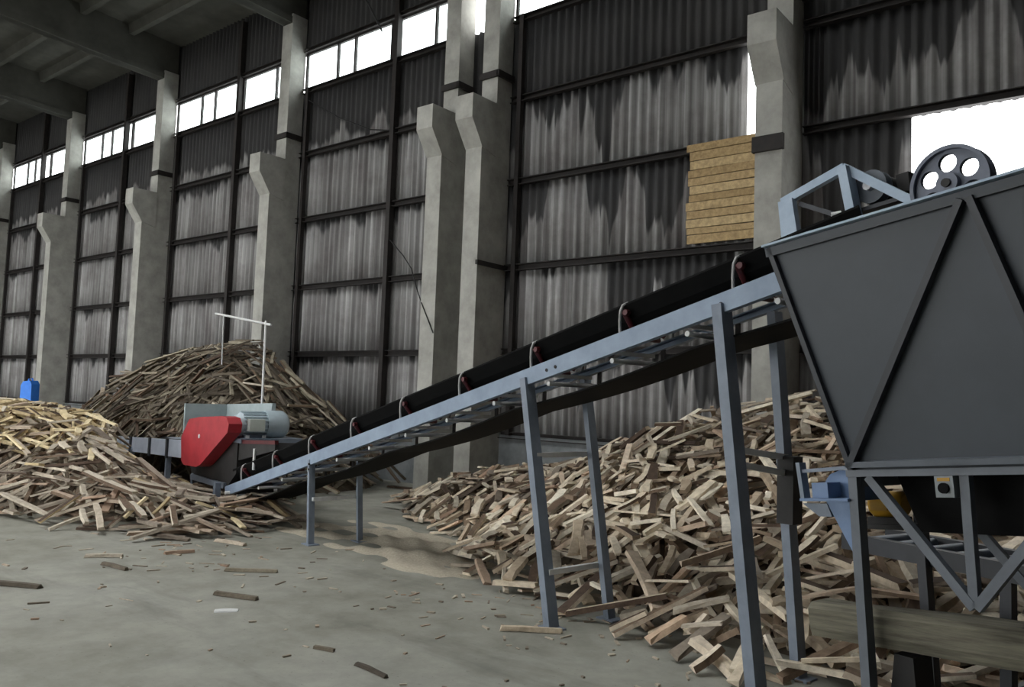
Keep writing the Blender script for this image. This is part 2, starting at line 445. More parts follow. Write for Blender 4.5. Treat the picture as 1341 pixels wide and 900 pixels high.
# ------------------------------------------------------------------ belt conveyor (local x runs up the belt, y towards the wall)
CA = math.radians(-10.5)
CP0 = Vector((2.5, -4.78, 0)); CR = Matrix.Rotation(CA, 3, 'Z')
def cw(s, y, z): return CP0 + CR @ Vector((s, y, z))
def rz(s): return .40+(s+2.55)*.26            # top of the side rails
W = .65
conv = tag(thing('belt_conveyor', CP0, CR), 'long inclined belt conveyor with grey-blue side rails and black rubber belt', 'conveyor')
SL = math.atan(.26); S0, S1 = -2.55, 6.42
hh = .13
for y, sd in ((0, 1), (W, -1)):
    bm = MB(); zc = lambda s: rz(s)-hh/2/math.cos(SL)
    hr_ = hh if y == 0 else .06; zc = lambda s: rz(s)-hr_/2/math.cos(SL)
    bm.channel((S0, y, zc(S0)), (S1, y, zc(S1)), .055, hr_, .012, side=-sd)
    r = bm.build('side_rail', 'rail_paint', conv)
    if y == 0:
        for s in (3.93, 4.03, 5.57):
            MB().cyl((s, -.006, rz(s)-.075), (s, .0, rz(s)-.075), .014, 8).build('bolt', 'dark_steel', r)
# troughed carrying belt and sagging return belt
def strip(fn, s0, s1, n, prof, th, name, mat):
    """prof: list of (y, dz) across; fn(s) base height"""
    m = len(prof); vs = []; fs = []
    for i in range(n+1):
        s = s0+(s1-s0)*i/n
        for lay in (0, -th):
            for (y, dz) in prof: vs.append((s, y, fn(s)+dz+lay))
    for i in range(n):
        a = i*2*m; c_ = (i+1)*2*m
        for k in range(m-1):
            fs.append((a+k, c_+k, c_+k+1, a+k+1)); fs.append((a+m+k, a+m+k+1, c_+m+k+1, c_+m+k))
        fs.append((a, a+m, c_+m, c_)); fs.append((a+m-1, c_+m-1, c_+2*m-1, a+2*m-1))
    fs.append(tuple(range(m))+tuple(range(2*m-1, m-1, -1)))
    e = n*2*m; fs.append(tuple(range(e+m-1, e-1, -1))+tuple(range(e+m, e+2*m)))
    bm = MB(); bm.add(vs, fs); return bm.build(name, mat, conv)
strip(lambda s: rz(s), S0+.15, S1+.05, 24, [(.03, .21), (.10, .11), (.20, .04), (.45, .04), (.55, .11), (.62, .21)], .014, 'carrying_belt', 'rubber')
strip(lambda s: rz(s)-.27-.035*math.sin(math.pi*((s+2.4) % 1.94)/1.94), S0+.3, S1+.05, 60, [(.08, 0), (.57, 0)], .014, 'return_belt', 'rubber')
for s, r_ in ((S1+.05, .15), (S0+.16, .12)):
    d = MB().cyl((s, .06, rz(s)-.11), (s, .59, rz(s)-.11), r_, 20).build('drum', 'black_body', conv)
    MB().cyl((s, -.06, rz(s)-.11), (s, W+.06, rz(s)-.11), .025, 10).build('shaft', 'pale_rod', d)
# troughing idlers: bent rod bracket on each side, red rollers
for k in range(9):
    s = -2.05+.962*k
    z0 = rz(s)
    for y, sg in ((0.02, 1), (W-.02, -1)):
        pts = [(s, y, z0-.01), (s+.004, y-.012*sg, z0+.09), (s+.01, y-.014*sg, z0+.16), (s+.02, y, z0+.205), (s+.035, y+.03*sg, z0+.222), (s+.05, y+.06*sg, z0+.215)]
        b_ = MB().tube(pts, .011, 8).build('idler_bracket', 'bracket_grey', conv)
    for (ya, za, yb, zb_) in ((.035, .185, .17, .035), (.21, .004, .44, .004), (W-.17, .035, W-.035, .185)):
        MB().cyl((s+.02, ya, z0+za-.028), (s+.02, yb, z0+zb_-.028), .022, 10).build('idler_roller', 'red_roller', conv)
    # side pin of the wing roller showing past the belt
    MB().cyl((s+.05, .01, z0+.15), (s+.05, .05, z0+.15), .022, 10).build('roller_end', 'red_roller', conv)
# cross ties below the rails and return rollers on drop brackets
for k in range(13):
    s = -2.2+.68*k
    z0 = rz(s)-hh-.015
    MB().bar((s-.10, .02, z0+.035), (s-.10, W-.02, z0+.035), .035, .03).build('cross_tie', 'pale_rod', conv)
    MB().box(s-.018, s+.018, W-.03, W-.012, z0-.06, z0+.09).build('drop_bracket', 'dark_steel', conv)
    MB().cyl((s, .03, z0-.035), (s, W-.03, z0-.035), .02, 10).build('return_roller', 'pale_rod', conv)
# legs: (top s, bottom s, y)
def leg(st, sb, y, w, far=False):
    zt = rz(st)-hh+.06
    bm = MB().bar((st, y, zt), (sb, y, .0), w, w*.62, upv=(1, 0, 0))
    l = bm.build('leg', 'leg_paint', conv)
    MB().box(sb-.09, sb+.09, y-.07, y+.07, .0, .012).build('foot_plate', 'leg_paint', l)
    for q in (.05, .11):
        MB().cyl((st+.02, y-.048 if not far else y+.04, zt-q), (st+.02, y-.03, zt-q), .012, 8).build('bolt', 'dark_steel', l)
leg(-.08, 0.0, .03, .075); leg(-.0, .10, W-.03, .065, True)
leg(3.66, 4.05, .03, .105); leg(3.76, 4.12, W-.03, .085, True)
leg(5.55, 5.86, .03, .12); leg(5.58, 5.80, W-.03, .10, True)
MB().box(5.66, 5.78, W-.10, W+.02, 1.0, 1.45).build('leg_sleeve', 'black_body', conv)
def rung(s, z, s2=None, z2=None):
    MB().bar((s, .03, z), (s2 if s2 else s, W-.03, z2 if z2 else z), .04, .04).build('rung', 'pale_rod', conv)
rung(3.80, 1.32); rung(3.99, .42); rung(5.68, 1.50, 5.68, 1.44); rung(5.69, 1.41, 5.70, 1.33); rung(.0, .52)

# drive frame over the conveyor head
HL = Vector((.953, -.283, .112)).normalized(); HN = Vector((.285, .959, 0)).normalized(); HU = HL.cross(HN).normalized()
HB = Vector((8.891, -6.116, 1.452))
HR = Matrix((HL, HN, HU)).transposed()
dr = tag(thing('drive_frame', HB, HR), 'light blue-grey gabled steel frame carrying the drive motor above the hopper', 'frame')
yn = .50
def fb(a, b, w=.055, h=.055, nm='frame_bar', mt='frame_blue'):
    return MB().channel((a[0], yn, a[1]), (b[0], yn, b[1]), .045, w, .01, upv=(0, 0, 1) if abs(a[0]-b[0]) > .1 else (1, 0, 0), side=-1).build(nm, mt, dr)
MB().prism([(-.67, 1.80), (-.56, 1.80), (-.52, 1.25), (-.66, 1.25)], yn-.02, yn+.03).build('side_plate', 'frame_blue', dr)
fb((-.66, 1.80), (-.18, 1.89)); fb((-.19, 1.89), (.24, 1.53))
MB().bar((-.17, yn, 1.88), (-.11, yn, 1.27), .06, .085, upv=(0, 1, 0)).build('frame_post', 'frame_blue', dr)
MB().bar((-.54, yn+.04, 1.76), (-.22, yn+.04, 1.57), .03, .03).build('frame_brace', 'hopper_rib', dr)
MB().bar((-.60, yn, 1.27), (.26, yn, 1.27), .05, .05).build('base_bar', 'frame_blue', dr)
MB().bar((.24, yn, 1.53), (.24, yn, 1.27), .05, .05, upv=(0, 1, 0)).build('frame_post', 'frame_blue', dr)
mo = MB(); mo.tube([(-.06, yn+.16, 1.72), (-.06, yn+.19, 1.72), (-.06, yn+.40, 1.72), (-.06, yn+.44, 1.72)], [.09, .105, .105, .08], 18)
mo = mo.build('motor', 'black_body', dr)
MB().box(.04, .12, yn+.2, yn+.34, 1.68, 1.80).build('terminal_box', 'black_body', mo)
pu = MB(); pu.tube([(-.05, yn+.06, 1.73), (-.05, yn+.075, 1.73), (-.05, yn+.095, 1.73), (-.05, yn+.115, 1.73), (-.05, yn+.13, 1.73)], [.105, .105, .085, .105, .105], 22)
pu = pu.build('pulley', 'hopper_trim', dr)
MB().cyl((-.05, yn+.02, 1.73), (-.05, yn+.17, 1.73), .03, 10).build('pulley_hub', 'pale_rod', pu)
MB().box(-.22, .22, yn+.05, yn+.45, 1.585, 1.61).build('motor_plate', 'hopper_rib', dr)
MB().tube([(-.22, yn-.01, 1.60), (-.27, yn-.03, 1.60), (-.28, yn-.03, 1.56), (-.23, yn-.02, 1.53)], .012, 6).build('cable_clip', 'pale_rod', dr)

# ------------------------------------------------------------------ hopper
hop = tag(thing('steel_hopper', HB, HR), 'large dark grey steel hopper with slanted sides on a braced frame', 'hopper')
H = 1.28; BW = .62; TO = .20
TLx, TRx, BLx, BRx = -.262, 1.42, 0, 1.15
def face_y(z): return -TO*z/H
def wallpan(pts, off, nm='side_panel', mt='hopper_paint'):
    a, b, c_ = [Vector(p) for p in pts[:3]]; nn = (b-a).cross(c_-a).normalized()*off
    vs = [Vector(p) for p in pts]+[Vector(p)+nn for p in pts]; n = len(pts)
    bm = MB(); bm.add(vs, [tuple(range(n)), tuple(range(2*n-1, n-1, -1))]+[(i, i+n, (i+1) % n+n, (i+1) % n) for i in range(n)])
    return bm.build(nm, mt, hop)
wallpan([(BLx, 0, 0), (BRx, 0, 0), (TRx, -TO, H), (TLx, -TO, H)], -.008)
wallpan([(BLx, BW, 0), (BRx, BW, 0), (TRx, BW+.35, H), (TLx, BW+.35, H)], .008)
wallpan([(BRx, 0, 0), (BRx, BW, 0), (TRx, BW+.35, H), (TRx, -TO, H)], .008, 'end_panel')
k = .52
wallpan([(BLx, 0, 0), (BLx, BW, 0), (BLx+(TLx-BLx)*k, BW+.35*k, H*k), (BLx+(TLx-BLx)*k, -TO*k, H*k)], -.008, 'end_panel')
def onface(x, z, d=0): return (x, face_y(z)-d, z)
rib = lambda a, b, w, h, nm, mt='hopper_rib': MB().bar(onface(*a), onface(*b), h, w, upv=(0, -1, -.16)).build(nm, mt, hop)
def facebar(a, b, w, t, nm, mt):
    A, B = Vector(onface(*a)), Vector(onface(*b)); nrm = Vector((0, -H, -TO)).normalized()
    d = (B-A).normalized(); s = d.cross(nrm).normalized()*w/2; o_ = nrm*t
    bm = MB(); bm.add([A-s, B-s, B+s, A+s, A-s+o_, B-s+o_, B+s+o_, A+s+o_], [(0, 3, 2, 1), (4, 5, 6, 7), (0, 1, 5, 4), (1, 2, 6, 5), (2, 3, 7, 6), (3, 0, 4, 7)])
    return bm.build(nm, mt, hop)
facebar((.01, .02), (.835, 1.245), .034, .05, 'rib', 'hopper_rib')
facebar((.875, 1.245), (1.13, .02), .034, .05, 'rib', 'hopper_rib')
facebar((BLx+.012, 0), (TLx+.012, H), .03, .03, 'edge_angle', 'hopper_rib')
facebar((BRx-.012, 0), (TRx-.012, H), .03, .03, 'edge_angle', 'hopper_rib')
facebar((TLx-.01, H-.025), (TRx+.01, H-.025), .05, .03, 'top_rim', 'hopper_paint')
MB().box(TLx-.01, TRx+.01, -TO-.06, -TO+.02, H, H+.012).build('rim_flange', 'frame_blue', hop)
MB().bar((TLx, BW+.36, H-.02), (TRx, BW+.36, H-.02), .05, .05).build('top_rim', 'hopper_trim', hop)
MB().bar((TRx, -TO, H-.02), (TRx, BW+.36, H-.02), .05, .05).build('top_rim', 'hopper_trim', hop)
facebar((BLx, .035), (BRx, .035), .03, .05, 'bottom_flange', 'hopper_trim')
for y in (0, BW):
    MB().box(BLx-.01, BRx+.02, y-.04, y+.04, -.035, .0).build('frame_beam', 'hopper_trim', hop)
for x in (BLx+.02, BRx-.02): MB().box(x-.03, x+.03, 0, BW, -.09, -.036).build('frame_beam', 'hopper_trim', hop)
for y in (0, BW):
    for x, dx in ((.0, -.045), (BRx, .0)):
        # angle-section post to the floor
        zf = -(HB.z+x*.112)/.994-.0
        MB().bar((x+.022, y, -.036), (x+.022+dx, y, zf+.006*0), .07, .05, upv=(1, 0, 0)).build('post', 'hopper_rib' if y else 'hopper_trim', hop)
    MB().bar((.10, y, -.036), (.575, y, -.655), .045, .045).build('diagonal_brace', 'hopper_trim', hop)
    MB().bar((1.11, y, -.036), (.585, y, -.655), .045, .045).build('diagonal_brace', 'hopper_trim', hop)
    MB().bar((.60, y+.004, -.036), (.577, y+.004, -.62), .045, .045, upv=(1, 0, 0)).build('brace_strut', 'hopper_trim', hop)
# blue bracket and gusset on the left post
g = MB().prism([(-.17, -.155), (.0, -.155), (-.01, -.43), (-.03, -.43)], -.012, .012).build('gusset', 'blue_paint', hop)
MB().prism([(-.30, -.165), (.0, -.165), (.0, -.15), (-.30, -.15)], -.06, .30).build('bracket_shelf', 'blue_paint', hop)
cur = [(0, .0), (-.14, .0), (-.2, -.02), (-.235, -.06), (-.245, -.15), (0, -.15)]
MB().prism(cur, .10, .24).build('motor_cover', 'blue_paint', hop)
MB().prism([(-.33, .05), (-.305, .05), (-.29, -.15), (-.315, -.15)], -.03, .03).build('bracket_strut', 'leg_paint', hop)
MB().bar((-.31, 0, .0), (.0, 0, .015), .03, .02).build('bracket_bar', 'leg_paint', hop)
MB().box(-.235, -.135, -.03, .09, -.148, -.065).build('bracket_block', 'blue_paint', hop)
MB().prism([(-.31, -.18), (-.155, -.18), (-.13, -.25), (-.21, -.25)], -.02, .02).build('bracket_toe', 'leg_paint', hop)
# dark body added under the hopper mouth to black out the heap behind
MB().prism([(.14, -.036), (1.12, -.036), (1.04, -.33), (.24, -.33)], .20, BW-.02).build('dark_underbelly', 'rubber', hop)
# switch box under the rim
sw = MB().box(.47, .56, -.045, .03, -.14, -.037).build('switch_box', 'switch_grey', hop)
MB().cyl((.515, -.06, -.095), (.515, -.045, -.095), .026, 14).build('push_button', 'rubber', sw)
MB().box(.485, .545, -.049, -.045, -.062, -.045).build('switch_label', 'yellow_paint', sw)
# yellow geared motor deep under the hopper
ym = tag(thing('gear_motor', HB + HR @ Vector((-.06, .42, -.20)), HR), 'small yellow motor tucked under the hopper behind the left post', 'motor')
MB().tube([(-.09, 0, 0), (-.07, 0, 0), (.09, 0, 0), (.11, 0, 0)], [.06, .075, .075, .055], 18).build('motor_body', 'yellow_paint', ym)
MB().box(-.05, .05, -.10, -.06, -.03, .06).build('terminal_box', 'yellow_paint', ym)
MB().box(-.10, .10, -.06, .06, -.11, -.07).build('motor_foot', 'black_body', ym)
MB().box(-.13, .13, -.10, .16, -.135, -.11).build('mounting_plate', 'black_body', ym)
# flywheel: holed disc with rim
fw = tag(thing('flywheel', HB + HR @ Vector((.462, .50, 1.565)), HR), 'grey pulley wheel with round lightening holes above the hopper rim', 'wheel')
def holed_disc(R, r0, hr, orbit, nh, th):
    """disc in the local xz plane with nh round holes, built from angular sectors"""
    vs, fs = [], []
    # grid: for each sector a hole ring matched to a sector outline
    seg = 16
    for sgn in (-1, 1):
        for k in range(nh):
            a0 = 2*math.pi*k/nh+.55; da = math.pi/nh
            base = len(vs)
            for j in range(seg):
                t = 2*math.pi*j/seg
                cx_, cz_ = orbit+hr*math.cos(t), hr*math.sin(t)
                vs.append((cx_*math.cos(a0)-cz_*math.sin(a0), sgn*th/2, cx_*math.sin(a0)+cz_*math.cos(a0)))
            for j in range(seg):
                t = 2*math.pi*j/seg; c_, s_ = math.cos(t), math.sin(t); m_ = max(abs(c_), abs(s_)); u, v = c_/m_, s_/m_
                rr = (R+r0)/2+u*(R-r0)/2; aa = a0+v*da
                vs.append((rr*math.cos(aa), sgn*th/2, rr*math.sin(aa)))
            for j in range(seg):
                q = (base+j, base+(j+1) % seg, base+seg+(j+1) % seg, base+seg+j)
                fs.append(q if sgn < 0 else q[::-1])
    half = len(vs)//2
    for k in range(nh):
        for j in range(seg):
            a = k*2*seg+j; b2 = k*2*seg+(j+1) % seg
            fs.append((a, half+a, half+b2, b2))
    bm = MB(); bm.add(vs, fs); return bm
holed_disc(.208, .05, .052, .128, 6, .03).build('web', 'wheel_paint', fw)
rim = MB(); n = 48; prof = [(.20, -.04), (.222, -.04), (.212, -.013), (.212, .013), (.222, .04), (.20, .04)]
vs_ = [(r_*math.cos(2*math.pi*i/n), y, r_*math.sin(2*math.pi*i/n)) for i in range(n) for r_, y in prof]
rim.add(vs_, [(i*6+j, i*6+(j+1) % 6, ((i+1) % n)*6+(j+1) % 6, ((i+1) % n)*6+j) for i in range(n) for j in range(6)])
rim.build('rim', 'wheel_paint', fw)
hub = MB().cyl((0, -.06, 0), (0, .06, 0), .06, 20).build('hub', 'wheel_paint', fw)
MB().cyl((0, -.075, 0), (0, .46, 0), .025, 12).build('axle', 'black_body', fw)
for y in (.22, .44):
    MB().box(-.06, .06, y-.03, y+.03, -.05, .05).build('bearing_block', 'black_body', fw)
    MB().box(-.05, .05, y-.02, y+.02, -.33, -.05).build('bearing_stand', 'hopper_rib', fw)
MB().box(-.55, .55, .18, .50, -.37, -.33).build('bearing_beam', 'hopper_rib', fw)

# heavy timber beam under the hopper frame with its bearers
tb = tag(thing('timber_beam', HB + HR @ Vector((.55, .20, -.93)), HR), 'heavy weathered squared timber lying under the hopper frame', 'beam')
bm = MB(); st = 9
for i in range(st):
    pass
xs_ = [-.96+2.3*i/8 for i in range(9)]
ring = []
for i, x in enumerate(xs_):
    j = lambda: rnd.uniform(-.007, .007)
    hgt = .185+.012*i/8
    ring += [(x, -.10+j(), 0+j()), (x, -.115+j(), .05), (x, -.11+j(), hgt-.03), (x, -.085+j(), hgt+j()), (x, .09+j(), hgt+j()), (x, .10, 0)]
fs_ = [(i*6+k, (i+1)*6+k, (i+1)*6+(k+1) % 6, i*6+(k+1) % 6) for i in range(8) for k in range(6)]
fs_ += [tuple(range(5, -1, -1)), tuple(range(48, 54))]
bm.add(ring, fs_); bm.build('timber', 'timber', tb)
for x, L0 in ((-.42, .95), (.30, .95)):
    zf = (HB.z + .112*(.55+x) - .93)
    bl = MB(); bl.prism([(-.10, 0), (.10, 0), (.05, zf-.02), (-.05, zf-.02)], -.09, .09)
    q = HB + HR @ Vector((.55+x, .20, -.93))
    bo = bl.build('timber_bearer', 'black_body', None); bo.location = (q.x, q.y, 0); bo.rotation_euler.z = math.radians(-16.5)
    tag(bo, 'dark block under the heavy timber, ' + ('beside the left hopper post' if x < 0 else 'farther right below the brace'), 'block')

# roller table below the hopper
ra = math.radians(-20)
tbl = tag(thing('roller_table', (8.82, -4.90, 0), Matrix.Rotation(ra, 3, 'Z')), 'dark roller table standing behind the hopper legs', 'table')
for y in (-.45, .0):
    MB().box(-.05, 2.3, y-.03, y+.03, .90, 1.0).build('side_rail', 'hopper_rib', tbl)
for k in range(12): MB().cyl((.1+.18*k, -.42, .96), (.1+.18*k, -.03, .96), .035, 12).build('roller', 'pale_rod' if k > 8 else 'leg_paint', tbl)
for x in (.95, 2.2):
    for y in (-.45, 0): MB().box(x-.03, x+.03, y-.03, y+.03, 0, .90).build('leg', 'hopper_rib', tbl)
    MB().box(x-.02, x+.02, -.45, 0, .30, .35).build('cross_bar', 'hopper_rib', tbl)

# ------------------------------------------------------------------ chipper at the low end of the belt
chp = tag(thing('wood_chipper', CP0, CR), 'chipping machine with red pentagonal belt guard and pale grey motor', 'machine')
MB().prism([(-4.0, .42), (-2.55, .42), (-2.3, .60), (-2.3, 1.02), (-4.1, 1.02), (-4.1, .55)], .04, .74).build('body', 'black_body', chp)
MB().prism([(-3.4, 1.02), (-2.2, 1.02), (-2.2, 1.08), (-3.4, 1.08)], .04, .95).build('motor_plate', 'leg_paint', chp)
gd = MB().prism([(-3.96, 1.00), (-3.66, 1.29), (-3.27, 1.335), (-2.40, 1.385), (-2.22, 1.37), (-2.13, 1.29), (-2.16, 1.17), (-3.10, .66), (-3.25, .615), (-3.80, .60), (-3.90, .66)], -.17, .02).build('belt_guard', 'red_paint', chp)
MB().cyl((-3.2, -.178, 1.06), (-3.2, -.17, 1.06), .03, 10).build('guard_bolt', 'pale_rod', gd)
# motor, axle across the belt
mb = MB(); mz, ms = 1.27, -2.52
mb.tube([(ms, .06, mz), (ms, .12, mz), (ms, .14, mz), (ms, .50, mz)], [.12, .14, .165, .165], 24)
mo = mb.build('motor', 'motor_paint', chp)
for k in range(20):
    a = 2*math.pi*k/20
    p0 = Vector((ms+math.cos(a)*.17, .15, mz+math.sin(a)*.17)); p1 = p0.copy(); p1.y = .49
    MB().bar(p0, p1, .012, .03, upv=(math.cos(a), 0, math.sin(a))).build('cooling_fin', 'motor_paint', mo)
MB().tube([(ms, .49, mz), (ms, .52, mz), (ms, .76, mz), (ms, .82, mz), (ms, .84, mz)], [.195, .2, .2, .16, .05], 24).build('fan_cover', 'motor_paint', mo)
MB().box(ms+.14, ms+.27, .18, .40, mz-.09, mz+.08).build('terminal_box', 'plate_label', mo)
MB().box(ms-.15, ms+.15, .16, .48, 1.08, mz-.14).build('motor_foot', 'leg_paint', mo)
for y in (.2, .44):
    MB().cyl((ms+.16, y, 1.08), (ms+.16, y, 1.12), .03, 8).build('foot_bolt', 'pale_rod', mo)
# feed hood behind
hd = MB(); hd.prism([(-4.70, 1.02), (-2.98, 1.02), (-2.90, 1.57), (-4.70, 1.50)], .78, .84); hd.prism([(-4.70, 1.02), (-4.66, 1.02), (-4.66, 1.5), (-4.70, 1.5)], .10, .78)
hd.build('feed_hood', 'hood_paint', chp)
MB().prism([(-2.3, .78), (-1.15, 1.0), (-1.15, 1.08), (-2.3, 1.02)], .06, .10).build('chute_side', 'black_body', chp)
MB().bar((-2.25, .08, 1.04), (-1.15, .08, 1.10), .05, .05).build('chute_edge', 'red_roller', chp)
MB().prism([(-2.3, .78), (-1.15, 1.0), (-1.15, 1.08), (-2.3, 1.02)], .56, .60).build('chute_side', 'black_body', chp)
MB().cyl((-1.75, .05, .98), (-1.75, .05, .70), .02, 8).build('chute_prop', 'pale_rod', chp)
for s, y in ((-3.95, .06), (-2.62, -.09), (-3.95, .70), (-2.62, .74)):
    MB().box(s-.04, s+.04, y-.04, y+.04, 0, .45).build('leg', 'leg_paint', chp)
MB().box(-3.95, -2.62, .0, .05, .36, .44).build('base_rail', 'leg_paint', chp)
MB().box(-3.95, -2.62, .70, .75, .36, .44).build('base_rail', 'leg_paint', chp)

# infeed roller conveyor left of the chipper
inf = tag(thing('infeed_conveyor', CP0, CR), 'low blue-grey infeed conveyor running left from the red machine', 'conveyor')
def iz(s): return .93+(s+4.4)*.042
for y in (0, .72):
    MB().prism([(-9.0, iz(-9.0)-.24), (-4.12, iz(-4.12)-.28), (-4.12, iz(-4.12)), (-9.0, iz(-9.0))], y-.025, y+.025).build('side_panel', 'infeed_paint', inf)
for s in (-8.2, -7.0, -5.9, -5.0):
    MB().box(s-.04, s+.04, -.05, -.025, iz(s)-.30, iz(s)+.01).build('panel_rib', 'hopper_rib', inf)
MB().prism([(-9.0, iz(-9.0)-.06), (-4.12, iz(-4.12)-.06), (-4.12, iz(-4.12)-.03), (-9.0, iz(-9.0)-.03)], .03, .69).build('belt', 'rubber', inf)
for s, ds in ((-6.9, -.75), (-8.6, -.1), (-5.0, .0)):
    for y in (0, .72): MB().bar((s, y, iz(s)-.2), (s+ds, y, 0), .08, .06, upv=(1, 0, 0)).build('leg', 'leg_paint', inf)

# thin T-shaped pipe behind the chipper
pp = tag(thing('pipe_stand', cw(-4.2, 1.2, 0), CR), 'thin pale pipe stand with a long crossbar behind the red machine', 'pipe')
MB().cyl((0, 0, 0), (-.06, 0, 2.92), .022, 8).build('upright_pipe', 'pale_rod', pp)
MB().cyl((.15, 0, 2.84), (-2.35, 0, 3.17), .02, 8).build('crossbar_pipe', 'pale_rod', pp)
MB().cyl((-1.95, 0, 3.1), (-1.9, 0, 2.2), .012, 6).build('hanging_rod', 'pale_rod', pp)
MB().box(-.12, .12, -.12, .12, 0, .02).build('foot_plate', 'dark_steel', pp)

# bright blue container far left
bc = tag(thing('blue_container', (-14.4, -1.55, 0), Matrix.Rotation(.5, 3, 'Z')), 'bright blue upright container showing above the left wood heap', 'container')
MB().prism([(-.17, 0), (.17, 0), (.18, 1.0), (.17, 1.68), (.11, 1.78), (-.11, 1.75), (-.17, 1.64)], -.15, .15).build('body', 'bright_blue', bc)
MB().tube([(-.07, 0, 1.72), (-.06, 0, 1.82), (.05, 0, 1.84), (.08, 0, 1.75)], .02, 8).build('handle', 'bright_blue', bc)
MB().box(-.19, .19, -.165, .165, .0, .10).build('base_band', 'hopper_rib', bc)

# hanging cables
cb = MB().tube([(-2.4, .70, 5.0), (-1.9, .62, 4.62), (-1.51, .5, 4.3), (-1.01, .2, 3.8), (-.65, -.012, 3.49), (-.32, -.012, 2.93)], .012, 6)
tag(cb.build('hanging_cable', 'cable'), 'thin dark cable hanging slantwise beside the paired columns', 'cable')
cb = MB().tube([(-5.56, .74, 8.7), (-4.3, .72, 8.0), (-3.2, .70, 7.52), (-2.54, .70, 7.38)], .014, 6)
tag(cb.build('stay_wire', 'cable'), 'slanting stay wire on the upper sheets left of the paired columns', 'wire')
cb = MB().tube([(-3.2, -.6, 11.8), (-3.22, -.55, 11.2), (-3.1, -.4, 10.6), (-2.9, .2, 10.1), (-2.85, .6, 9.6)], .02, 6)
tag(cb.build('roof_cable', 'cable'), 'cable drooping from the roof above the clerestory glass', 'cable')

# ------------------------------------------------------------------ heaps of off-cuts
def stick_mesh(name, seed, bark):
    r = random.Random(seed); vs = []; st = 4
    k_ = r.uniform(-.12, .12); wob = [r.uniform(-.04, .04)+k_*(1 if i in (1, 2) else 0) for i in range(st)]
    wz = [r.uniform(-.06, .06) for _ in range(st)]
    for i in range(st):
        x = -.5+i/(st-1); wl = r.uniform(.88, 1.0)*(.82 if i in (0, st-1) and r.random() < .5 else 1)
        a = .5*wl; tw = r.uniform(.55, 1)
        sk = (r.uniform(-.03, .03) if i in (0, st-1) else 0)
        vs += [(x+sk, -a+wob[i], -.5+wz[i]), (x-sk, a+wob[i], -.5+wz[i]), (x+sk*.5, a*tw+wob[i], .5+wz[i]), (x-sk*.5, -a*tw+wob[i], .5+wz[i])]
    fs = []; mi = []
    for i in range(st-1):
        for k in range(4):
            fs.append((i*4+k, (i+1)*4+k, (i+1)*4+(k+1) % 4, i*4+(k+1) % 4)); mi.append(1 if bark and k in bark else 0)
    fs += [(3, 2, 1, 0), tuple(range((st-1)*4, st*4))]; mi += [0, 0]
    return vs, [tuple(reversed(f)) for f in fs], mi
VAR = [stick_mesh('v', 100+i, [None, None, (0,), None, (1, 2), None, None, (2,), None, (3,), None, (0, 1, 3)][i]) for i in range(12)]

